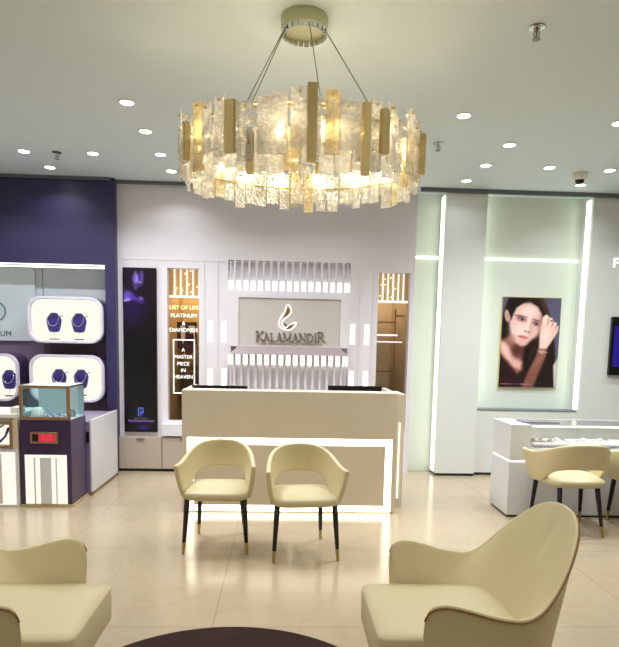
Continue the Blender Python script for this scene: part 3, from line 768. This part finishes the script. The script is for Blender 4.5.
bx('worktop', CL + .04, CR - .04, .05, .72, .72, .75, M['cream'], t)
bx('side_wing', CR + .001, CR + .11, .22, .62, .0, 1.06, M['cream'], t)
bx('wing_light', CR + .062, CR + .068, .208, .219, .09, .80, M['ledg'], t)
def monitor(x0, x1, zt, label):
    t = thing('monitor', label, 'monitor', ((x0 + x1) / 2, 5.62, .75), group='monitors behind the reception counter')
    w = (x1 - x0) / 2
    bx('screen_back', -w, w, 0, .025, .09, zt - .75, M['black'], t, bevel=.004)
    bx('neck', -.025, .025, .02, .04, .01, .2, M['black'], t); bx('foot', -.1, .1, -.03, .12, 0, .012, M['black'], t)
monitor(-.84, -.325, 1.100, 'black monitor back peeking over the counter, the left one')
monitor(.43, .94, 1.118, 'black monitor back peeking over the counter, the right one')

# ------------------------------------------------------------------ right glass showcase counter
t = thing('glass_counter', 'white jewellery counter with glass top and lit tray deck on the right', 'counter', (2.02, 5.145, 0))
bx('end_block', 0, .18, 0, .45, .515, .835, M['offwhite'], t, bevel=.003); bx('lower_end_block', .0, .18, 0, .45, .02, .500, M['offwhite'], t, bevel=.003)
bx('glowing_groove', .012, .17, .012, .44, .50, .515, M['ledw'], t)  # groove between the end blocks, lit by its own emissive colour
bx('plinth', .01, 3., .012, .43, 0, .02, M['plinth'], t)
bx('body', .18, 3., .005, .45, .02, .615, M['offwhite'], t)
bx('deck', .18, 3., .02, .44, .616, .622, M['tray'], t)
bx('front_glass', .18, 3., .003, .009, .622, .832, M['glass'], t); bx('top_glass', .18, 3., .003, .45, .827, .833, M['glass'], t)
bm = nb(); box(bm, .18, 3., -.002, .012, .826, .8335); box(bm, .18, 3., .43, .45, .826, .8335); obj('top_rim', bm, M['lilac'], t)
bx('back_panel', .18, 3., .44, .45, .622, .827, M['glass'], t)
bx('light_strip', .2, 3., .02, .035, .815, .826, M['led'], t)
tr0 = None
for i, (x, z) in enumerate(((2.30, 0), (2.72, 0), (3.14, 0), (3.56, 0))):
    if tr0 is None:
        tr0 = thing('jewellery_tray', 'white jewellery tray nearest the end block of the glass counter', 'tray', (x, 5.22, .767 - .0), group='trays on the counter deck')
        bm = nb(); vs = box(bm, -.04, .32, 0, .30, 0, .03); obj('tray_pad', bm, M['tray'], tr0, bevel=.008)
        bx('grey_lip', -.05, .33, -.012, 0, 0, .014, mat('blue_grey', (.66, .70, .78), .5, noise=(5, .02)), tr0)
        for k in range(4):
            bm = nb(); lathe(bm, [(.018, .03), (.024, .036), (.02, .05), (0, .055)], 10, (.02 + k * .08, .16 + .04 * (k % 2), 0)); obj('jewel_pad', bm, M['tray'] if k % 2 else M['white'], tr0, smooth=True)
        tr0.location.z = .628
    else: dup(tr0, (x, 5.22, .628), label=('white jewellery tray second along the glass counter', 'white jewellery tray third along the glass counter', 'white jewellery tray furthest from the end block of the glass counter')[i - 1])
o = bx('flat_tray', 2.17, 2.50, 5.25, 5.42, .8335, .848, M['greyfelt'], bevel=.003); tag(o, 'dark grey flat tray lying on the glass counter top', 'tray')

# ------------------------------------------------------------------ dining-style armchairs
def shell(tops, bots, n, rows, th, name, m, parent, sub=1, bulge=0., off=-1.):
    T = spline(tops, n); B = spline(bots, n)
    T = [Vector((-p.x, p.y, p.z)) for p in T[:0:-1]] + T; B = [Vector((-p.x, p.y, p.z)) for p in B[:0:-1]] + B
    # half lists run from the centre of the back (x = 0) to the front tip
    bm = nb(); V = []
    for j in range(rows + 1):
        f = j / rows; row = []
        for a, b in zip(T, B):
            p = b.lerp(a, f); c = Vector((p.x, p.y, 0)); 
            if c.length > 0: c.normalize()
            p = p + c * bulge * math.sin(PI * f); row.append(bm.verts.new(p))
        V.append(row)
    for j in range(rows):
        for i in range(len(T) - 1): bm.faces.new((V[j][i], V[j][i + 1], V[j + 1][i + 1], V[j + 1][i]))
    bmesh.ops.recalc_face_normals(bm, faces=bm.faces)
    me = bpy.data.meshes.new(name); bm.to_mesh(me); bm.free()
    for p in me.polygons: p.use_smooth = True
    o = link(name, me, m, parent)
    s = o.modifiers.new('so', 'SOLIDIFY'); s.thickness = th; s.offset = off; s.use_even_offset = False
    b = o.modifiers.new('b', 'BEVEL'); b.width = th * .38; b.segments = 3; b.limit_method = 'ANGLE'; b.angle_limit = R(50)
    if sub: q = o.modifiers.new('s', 'SUBSURF'); q.levels = sub; q.render_levels = sub
    return o, T, B

def cushion(bm, hw, y0, y1, z0, z1, e=4., dome=.012, n=40, taper=1., sharp=False):
    """rounded seat pad: superellipse outline, softly domed top"""
    cy, hd = (y0 + y1) / 2, (y1 - y0) / 2; rings = []
    prof = [(.90, z0), (.985, z0 + .012), (1., (z0 + z1) / 2), (.985, z1 - .014), (.93, z1 - .003), (.7, z1 + dome * .5), (.35, z1 + dome * .9)]
    if sharp: prof = [(.975, z0), (.995, z0 + .006), (1., (z0 + z1) / 2), (.998, z1 - .012), (.982, z1 - .002), (.8, z1 + dome * .5), (.4, z1 + dome)]
    for f, z in prof:
        ring = []
        for k in range(n):
            a = 2 * PI * k / n; c, s = math.cos(a), math.sin(a)
            x = hw * f * (abs(c) ** (2 / e)) * (1 if c > 0 else -1); y = hd * f * (abs(s) ** (2 / e)) * (1 if s > 0 else -1)
            tp = 1 - (1 - taper) * (y / hd + 1) / 2
            ring.append(bm.verts.new((x * tp, cy + y, z)))
        rings.append(ring)
    for a, b in zip(rings, rings[1:]):
        for k in range(n): bm.faces.new((a[k], a[(k + 1) % n], b[(k + 1) % n], b[k]))
    bm.faces.new(rings[0][::-1]); c = bm.verts.new((0, cy, z1 + dome))
    for k in range(n): bm.faces.new((rings[-1][k], rings[-1][(k + 1) % n], c))

def tub_chair(label, loc, rz, group, k=1.):
    t = thing('tub_chair', label, 'chair', loc, rz, group)
    tops = [(0, .262, .757), (.09 * k, .252, .752), (.165 * k, .215, .738), (.222 * k, .145, .71), (.252 * k, .05, .678), (.268 * k, -.06, .652), (.278 * k, -.17, .642), (.290 * k, -.275, .645)]
    bots = [(0, .240, .545), (.08 * k, .232, .543), (.148 * k, .202, .535), (.203 * k, .145, .51), (.224 * k, .07, .455), (.232 * k, .0, .40), (.238 * k, -.09, .392), (.246 * k, -.185, .39)]
    shell(tops, bots, 15, 6, .034, 'curved_back', M['leather'], t, 1, .008)
    # thin tan seam along the rim
    bm = nb(); cushion(bm, .246 * k, -.28, .205, .388, .452, 5., .018, taper=.86); obj('seat', bm, M['leatherp'], t, smooth=True)
    for sx in (-1, 1):
        for y0, y1, xa, xb in ((-.205, -.24, .20, .226), (.14, .235, .155, .18)):
            bm = nb(); A = Vector((sx * xa, y0, .40)); B = Vector((sx * xb, y1, 0)); q = A.lerp(B, .79)
            tube(bm, [A, A.lerp(B, .3), q], [.0205, .0185, .0135], 12); lg = obj('leg', bm, M['darkwood'], t, smooth=True)
            bm = nb(); tube(bm, [q, B], [.0142, .0105], 12); obj('brass_tip', bm, M['brass'], lg, smooth=False)
    return t
ca = tub_chair('cream leather tub chair facing the camera before the counter, the left of the pair', (-.46, 4.40, 0), 0, 'tub chairs in front of the reception counter')
dup(ca, (.158, 4.25, 0), R(5.8), 'cream leather tub chair facing the camera before the counter, the right of the pair')
cb = tub_chair('cream leather tub chair seen from behind at the glass counter, fully in view', (2.42, 4.82, 0), PI, 'tub chairs at the glass counter', 1.1)
dup(cb, (3.12, 4.84, 0), PI - R(4), 'cream leather tub chair at the glass counter, cut off by the right edge')

# ------------------------------------------------------------------ lounge armchairs
def lounge(label, loc, rz):
    t = thing('lounge_chair', label, 'armchair', loc, rz, 'cream lounge armchairs')
    tops = [(0, 0.347, 0.872), (0.09, 0.338, 0.864), (0.18, 0.31, 0.828), (0.262, 0.254, 0.752), (0.318, 0.1859, 0.662), (0.345, 0.1188, 0.588), (0.352, 0.05, 0.556), (0.354, -0.05, 0.568), (0.354, -0.15, 0.596), (0.353, -0.225, 0.611), (0.35, -0.275, 0.6), (0.346, -0.298, 0.565), (0.344, -0.304, 0.5)]
    bots = [(0, .265, .26), (.065, .26, .26), (.13, .24, .26), (.19, .205, .26), (.235, .16, .26), (.27, .10, .26), (.295, .03, .26), (.310, -.04, .26), (.320, -.12, .26), (.325, -.19, .26), (.327, -.24, .26), (.328, -.275, .26), (.328, -.292, .26)]
    # soft lining that covers the inside of back and arms up to the rim
    tp = [(0.0, 0.3317, 0.869), (0.0886, 0.3224, 0.861), (0.173, 0.2946, 0.825), (0.2503, 0.241, 0.749), (0.3028, 0.1799, 0.66), (0.3265, 0.1179, 0.586), (0.3327, 0.0515, 0.554), (0.3348, -0.053, 0.566), (0.3348, -0.153, 0.594), (0.3337, -0.228, 0.608), (0.3317, -0.271, 0.597), (0.3296, -0.289, 0.563), (0.3286, -0.293, 0.503)]
    bt = [(0, .10, .40), (.06, .098, .40), (.12, .088, .40), (.175, .065, .40), (.215, .03, .40), (.243, -.02, .40), (.260, -.07, .40), (.270, -.12, .40), (.277, -.17, .40), (.282, -.21, .40), (.285, -.245, .40), (.287, -.268, .40), (.287, -.284, .40)]
    # one upholstered shell: outside, rounded rim, inside down to the seat
    full = lambda c: (lambda q: [Vector((-p.x, p.y, p.z)) for p in q[:0:-1]] + q)(spline(c, 41))
    T, B, T2, B2 = full(tops), full(bots), full(tp), full(bt)
    rows = [[b.lerp(a, f) for a, b in zip(T, B)] for f in (0, .04, .2, .4, .6, .8, .93, 1)]
    rows.append([(p * .7 + q * .3) + Vector((0, 0, .007)) for p, q in zip(T, T2)]); rows.append([(p * .3 + q * .7) + Vector((0, 0, .008)) for p, q in zip(T, T2)])
    for f in (0, .05, .15, .28, .4, .52, .64, .76, .88, 1): rows.append([p.lerp(q, f) for p, q in zip(T2, B2)])
    bm = nb(); V = []
    for r_ in rows:
        V.append([])
        for p in r_:
            p = p.copy()
            if r_ is rows[0] or len(V) <= 10: pass
            else: p.y += .014 * math.exp(-(p.x / .028) ** 2) * math.exp(-((p.z - .75) / .05) ** 2)      # short soft crease
            V[-1].append(bm.verts.new(p))
    for u, v in zip(V, V[1:]):
        for k in range(len(u) - 1): bm.faces.new((u[k], u[k + 1], v[k + 1], v[k]))
    for k in (0, -1):      # front faces of the arms
        col = [r_[k] for r_ in V]; n = len(col)
        # ladder between the outer and inner edge
        lo, hi = 0, n - 1
        while hi - lo > 2:
            if hi - lo > 3: bm.faces.new((col[lo], col[lo + 1], col[hi - 1], col[hi])); lo += 1; hi -= 1
            else: bm.faces.new((col[lo], col[lo + 1], col[hi - 1], col[hi])); lo += 1; hi -= 1
        if hi - lo == 2: bm.faces.new((col[lo], col[lo + 1], col[hi]))
    obj('shell', bm, M['leather'], t, smooth=True, subd=1)
    # piping along the outer edge of the rim
    pts = []
    for i in range(3, len(T) - 3):
        p = T[i]; pts.append(Vector((p.x, p.y, p.z - .004)) + Vector((p.x, p.y - .0, 0)).normalized() * .001)
    bm = nb(); tube(bm, pts, .0035, 6); obj('piping', bm, M['seam'], t, smooth=True)
    # seat: long pad reaching out past the arms
    bm = nb(); cushion(bm, .255, -.445, .14, .300, .447, 14., .006, n=72, taper=1.0, sharp=True); obj('seat_cushion', bm, M['leatherp'], t, smooth=True)
    bx('seat_base', -.24, .24, -.40, .15, .265, .30, M['leatherd'], t, bevel=.01)
    for sx in (-1, 1):
        for y0, y1 in ((-.34, -.37), (.14, .19)):
            bm = nb(); A = Vector((sx * .2, y0, .27)); B_ = Vector((sx * .225, y1, 0)); q = A.lerp(B_, .72)
            tube(bm, [A, q], [.021, .0145], 12); lg = obj('leg', bm, M['darkwood'], t, smooth=True)
            bm = nb(); tube(bm, [q, B_], [.015, .011], 12); obj('brass_tip', bm, M['brass'], lg)
    return t
lc = lounge('cream lounge armchair with high rounded back, facing left beside the dark coffee table', (.805, 2.305, 0), R(-90))
dup(lc, (-1.165, 2.30, 0), R(90), 'cream lounge armchair cut off by the left edge, facing the dark coffee table')

# coffee table
t = thing('coffee_table', 'dark brown round stone-topped coffee table between the lounge armchairs, cut off below', 'table', (-.167, 1.594, 0)); TR = .55
bm = nb(); lathe(bm, [(0, .425), (TR - .02, .425), (TR, .432), (TR, .446), (TR - .006, .45), (0, .45)], 96); obj('table_top', bm, M['brownstone'], t)
bm = nb(); lathe(bm, [(0, 0), (.24, 0), (.24, .02), (.06, .05), (.045, .12), (.045, .34), (.16, .42), (.16, .424), (0, .424)], 40); obj('pedestal_base', bm, M['darkwood'], t, smooth=False)

# ------------------------------------------------------------------ chandelier
t = thing('chandelier', 'large round two-row chandelier of crackled glass strips and gold bars', 'chandelier', (.09, 3.46, 0))
bm = nb(); lathe(bm, [(.125, H), (.127, H - .01), (.127, H - .062), (.120, H - .068), (0, H - .068)], 40); obj('canopy', bm, M['nickel'], t, smooth=False, bevel=.003)
bm = nb()
for k in range(22):
    a = 2 * PI * k / 22; c, s = math.cos(a), math.sin(a)
    for r0, r1 in ((.108, .122),):
        p = [(r0 * c - .013 * s, r0 * s + .013 * c), (r1 * c - .013 * s, r1 * s + .013 * c), (r1 * c + .013 * s, r1 * s - .013 * c), (r0 * c + .013 * s, r0 * s - .013 * c)]
        A = [bm.verts.new((x, y, H - .092)) for x, y in p]; B = [bm.verts.new((x, y, H - .064)) for x, y in p]
        bm.faces.new(A); bm.faces.new(B[::-1])
        for i in range(4): bm.faces.new((A[i], A[(i + 1) % 4], B[(i + 1) % 4], B[i]))
obj('canopy_crystal_rim', bm, M['chrome'], t)
for a0, x1, y1 in ((-150, -.29, -.44), (-146, -.262, -.45), (-80, .07, -.54), (-28, .34, -.40)):
    bm = nb(); tube(bm, [(.115 * math.cos(R(a0)), .115 * math.sin(R(a0)), H - .07), (x1, y1, 2.655 + .075 * y1)], .003, 6); obj('suspension_cable', bm, M['steel'], t)
for r_, z in ((.545, 2.655), (.60, 2.62), (.60, 2.46)):
    bm = nb(); tube(bm, [(r_ * math.cos(2 * PI * k / 48), r_ * math.sin(2 * PI * k / 48), z + .075 * r_ * math.sin(2 * PI * k / 48)) for k in range(49)], .0055, 6, False); obj('ring', bm, M['brass'], t, smooth=True)
for k in range(4):
    a = k * PI / 4; c, s = math.cos(a), math.sin(a)
    bm = nb(); tube(bm, [(-.6 * c, -.6 * s, 2.64 - .045 * s), (.6 * c, .6 * s, 2.64 + .045 * s)], .006, 6); obj('spoke', bm, M['brass'], t)
TILT = .075      # the ring hangs slightly lower at the front
def strip(a, r_, z0, z1, w, th, m, nm, tw=0.):
    bm = nb(); c, s = math.cos(a), math.sin(a)
    rx, ry = Vector((c, s, 0)), Vector((-s, c, 0)); 
    rx2 = rx * math.cos(tw) + ry * math.sin(tw); ry2 = -rx * math.sin(tw) + ry * math.cos(tw)
    ctr = rx * r_; vs = {}
    for i in (-1, 1):
        for j in (-1, 1):
            for k in (0, 1):
                q_ = ctr + rx2 * i * th / 2 + ry2 * j * w / 2; vs[i, j, k] = bm.verts.new(q_ + Vector((0, 0, (z1 if k else z0) + TILT * q_.y)))
    for f in (((-1, -1, 0), (-1, 1, 0), (1, 1, 0), (1, -1, 0)), ((-1, -1, 1), (1, -1, 1), (1, 1, 1), (-1, 1, 1)), ((-1, -1, 0), (1, -1, 0), (1, -1, 1), (-1, -1, 1)), ((-1, 1, 0), (-1, 1, 1), (1, 1, 1), (1, 1, 0)), ((-1, -1, 0), (-1, -1, 1), (-1, 1, 1), (-1, 1, 0)), ((1, -1, 0), (1, 1, 0), (1, 1, 1), (1, -1, 1))):
        bm.faces.new([vs[q] for q in f])
    o = obj(nm, bm, m, t, bevel=.002); return o
def clip(par, a, r_, z):
    bm = nb(); c, s = math.cos(a), math.sin(a); z += TILT * r_ * s
    tube(bm, [((r_ - .03) * c, (r_ - .03) * s, z), ((r_ + .014) * c, (r_ + .014) * s, z)], .005, 6); obj('brass_pin', bm, M['brass'], par)
gold_at = {}
def near(a, b, tol): return abs((a - b + PI) % (2 * PI) - PI) < tol
nU, nL = 52, 48
bars = [(R(-88), 2.36, 2.695, .045), (R(-121), 2.41, 2.64, .05), (R(-57), 2.43, 2.63, .042), (R(-113), 2.31, 2.50, .03), (R(-66), 2.32, 2.64, .034), (R(112), 2.42, 2.56, .045), (R(92), 2.40, 2.56, .05), (R(62), 2.39, 2.55, .045), (R(176), 2.45, 2.66, .03), (R(20), 2.42, 2.6, .03), (R(-25), 2.40, 2.6, .03), (R(-150), 2.42, 2.6, .03)]
for a, z0, z1, w in bars:
    o = strip(a, .650 if z1 < 2.57 else .672, z0, z1, w, .028, M['gold'], 'gold_bar'); clip(o, a, .665, z1 - .05)
for i in range(nU):
    a = 2 * PI * (i + .5) / nU + random.uniform(-.012, .012); r_ = .650 + random.choice((-.014, 0, .012))
    z1 = 2.66 + random.uniform(-.035, .03); z0 = 2.385 + random.uniform(-.035, .05)
    m = M['amber'] if i % 9 == 4 else random.choice((M['crackle'], M['crackle'], M['frosted']))
    o = strip(a, r_, z0, z1, random.uniform(.062, .084), .012, m, 'glass_strip', random.uniform(-.15, .15)); clip(o, a, r_, z1 - .02)
for i in range(nL):
    a = 2 * PI * (i + .2) / nL; r_ = .61 + random.choice((-.012, 0, .012))
    z1 = 2.58 + random.uniform(-.06, .03); z0 = 2.345 + random.uniform(-.035, .025)
    m = M['amber'] if i % 8 == 3 else random.choice((M['crackle'], M['frosted'], M['frosted']))
    o = strip(a, r_, z0, z1, random.uniform(.06, .08), .012, m, 'glass_strip', random.uniform(-.2, .2)); clip(o, a, r_, z1 - .02)
for i in range(16):
    a = 2 * PI * (i + .5) / 16; c, s = math.cos(a), math.sin(a); bm = nb()
    lathe(bm, [(0, -.028), (.014, -.022), (.020, -.006), (.016, .010), (.008, .022)], 12, (.575 * c, .575 * s, 2.525 + .043 * s)); b = obj('bulb', bm, M['bulb'], t, smooth=True)
    bm = nb(); lathe(bm, [(.011, .022), (.012, .06), (.011, .10)], 10, (.575 * c, .575 * s, 2.525 + .043 * s)); obj('socket', bm, M['brass'], b)

# ------------------------------------------------------------------ ceiling fittings
dl = thing('downlight', 'recessed round ceiling downlight', 'downlight')
bm = nb(); lathe(bm, [(.058, 0), (.062, -.004), (.050, -.008), (.046, -.002), (.046, 0)], 28); obj('trim_ring', bm, M['white'], dl)
bm = nb(); lathe(bm, [(.045, -.001), (.045, -.006), (0, -.007)], 28); obj('lens', bm, M['lamp'], dl)
front = [(-1.18, 4.72, 'nearest downlight of the slanting row left of the chandelier'), (-1.18, 5.33, 'second nearest downlight of the slanting row left of the chandelier'), (-1.18, 5.95, 'third downlight of the slanting row left of the chandelier'), (-1.18, 6.50, 'furthest downlight of the slanting row left of the chandelier'),
    (-1.82, 5.99, 'single downlight above the tall dark screen'), (-2.462, 6.0, 'downlight nearest the left picture edge'), (-2.415, 6.51, 'downlight closest to the purple fascia'),
    (1.343, 4.72, 'nearest downlight right of the chandelier'), (1.93, 5.334, 'downlight second from the chandelier on the right side'), (1.926, 5.93, 'downlight in the middle of the right ceiling above the slim pillar'), (1.907, 6.49, 'downlight close to the wall above the slim pillar'),
    (-.55, 5.97, 'added unseen downlight behind the left part of the chandelier'), (.08, 5.97, 'added unseen downlight behind the middle of the chandelier'), (.70, 5.97, 'added unseen downlight behind the right part of the chandelier'),  # three unseen lamps added to brighten the centre wall and counter
    (2.55, 5.93, 'downlight above the woman poster'), (3.16, 5.95, 'downlight beside the ceiling camera'), (3.145, 6.5, 'downlight just below the ceiling camera by the wall'), (2.568, 4.75, 'downlight at the right picture edge')]
unseen = [(3.8, 4.75), (4.4, 6.0), (-3.1, 6.0), (-3.7, 5.0), (-1.18, 2.2), (-1.18, .6), (1.3, 2.2), (1.3, .6), (-2.8, 3.0), (-2.8, 1.0), (3.0, 3.0), (3.0, 1.0), (-1, -1.2), (1.5, -1.2), (.1, 1.3), (4.8, 3.5), (-4.4, 3.2), (-2.4, 4.4)]
LP = 6.5
for i, q in enumerate(front):
    o = dl if i == 0 else dup(dl)
    o.location = (q[0], q[1], H); o['label'] = q[2]; o['group'] = 'recessed ceiling downlights'
for x, y in unseen:
    dup(dl, (x, y, H), label='recessed round ceiling downlight outside the picture', group='downlights outside the picture')
for x, y in [q[:2] for q in front] + unseen:
    w = (2.6 if y > 6.2 else 6.5 if y > 5.8 else 14. if y > 4.5 else 3.) * (.4 if 1.8 < x < 2 and y > 5.8 else .55 if abs(x) < 1 and y > 5 else 1.)
    area('downlight_beam', (x, y, H - .012), .10, w, (.97, 1, 1) if y > 4.5 else (1, .95, .85), spread=R(130))
# soft ceiling light of the room behind the camera
def sprinkler(label, x, y):
    t = thing('sprinkler', label, 'sprinkler', (x, y, H), group='ceiling sprinklers')
    bm = nb(); lathe(bm, [(.045, 0), (.043, -.006), (.02, -.010), (0, -.010)], 20); obj('plate', bm, M['chrome'], t)
    bm = nb(); tube(bm, [(0, 0, -.008), (0, 0, -.05)], .006); tube(bm, [(-.014, 0, -.02), (-.016, 0, -.045), (0, 0, -.062)], .003, 6); tube(bm, [(.014, 0, -.02), (.016, 0, -.045), (0, 0, -.062)], .003, 6); obj('frame', bm, M['steel'], t)
    bm = nb(); lathe(bm, [(0, -.062), (.022, -.063), (.022, -.067), (0, -.067)], 12); obj('deflector', bm, M['steel'], t)
sprinkler('chrome ceiling sprinkler nearest the camera, upper right', 1.361, 3.441); sprinkler('chrome ceiling sprinkler beside the chandelier', 1.315, 5.359); sprinkler('chrome ceiling sprinkler between downlights on the far left', -2.156, 5.998)
t = thing('dome_camera', 'white ceiling security camera with black dome', 'camera', (2.93, 6.08, H))
bm = nb(); lathe(bm, [(.075, 0), (.075, -.035), (.06, -.07), (0, -.07)], 24); obj('housing', bm, M['white'], t)
bm = nb(); lathe(bm, [(.045, -.07), (.042, -.085), (.025, -.105), (0, -.112)], 20); obj('dome', bm, M['black'], t, smooth=True)

# ------------------------------------------------------------------ room light
area('room_light', (-1.5, 1.0, H - .02), 2.2, 20, (1, .95, .86), shape='SQUARE'); area('room_light', (2., 1.0, H - .02), 2.2, 20, (1, .95, .86), shape='SQUARE')
w = bpy.data.worlds.new('World'); S.world = w; w.use_nodes = True
w.node_tree.nodes['Background'].inputs[0].default_value = (.9, .88, .85, 1); w.node_tree.nodes['Background'].inputs[1].default_value = .3

# ------------------------------------------------------------------ camera
cam = bpy.data.cameras.new('camera'); co = bpy.data.objects.new('camera', cam); C.objects.link(co)
cam.sensor_fit = 'HORIZONTAL'; cam.sensor_width = 36; cam.lens = 36 * 600 / 619
cam.shift_x = -.5 / 619; cam.shift_y = 88.5 / 619
p, y_, ro = math.atan(.113), R(2.7), .021
fwd = Vector((math.sin(y_) * math.cos(p), math.cos(y_) * math.cos(p), -math.sin(p))); rt = Vector((math.cos(y_), -math.sin(y_), 0)); up = rt.cross(fwd)
r2 = math.cos(ro) * rt + math.sin(ro) * up; u2 = -math.sin(ro) * rt + math.cos(ro) * up
mw = Matrix(((r2.x, u2.x, -fwd.x, 0), (r2.y, u2.y, -fwd.y, 0), (r2.z, u2.z, -fwd.z, 1.5), (0, 0, 0, 1)))
co.matrix_world = mw
S.camera = co
S.view_settings.view_transform = 'Standard'; S.view_settings.look = 'None'; S.view_settings.gamma = 1; S.view_settings.use_curve_mapping = False
S.view_settings.exposure = .27
S.cycles.max_bounces = 10; S.cycles.transparent_max_bounces = 24; S.cycles.sample_clamp_indirect = 6
S.cycles.use_denoising = True
S.cycles.caustics_reflective = False; S.cycles.caustics_refractive = False
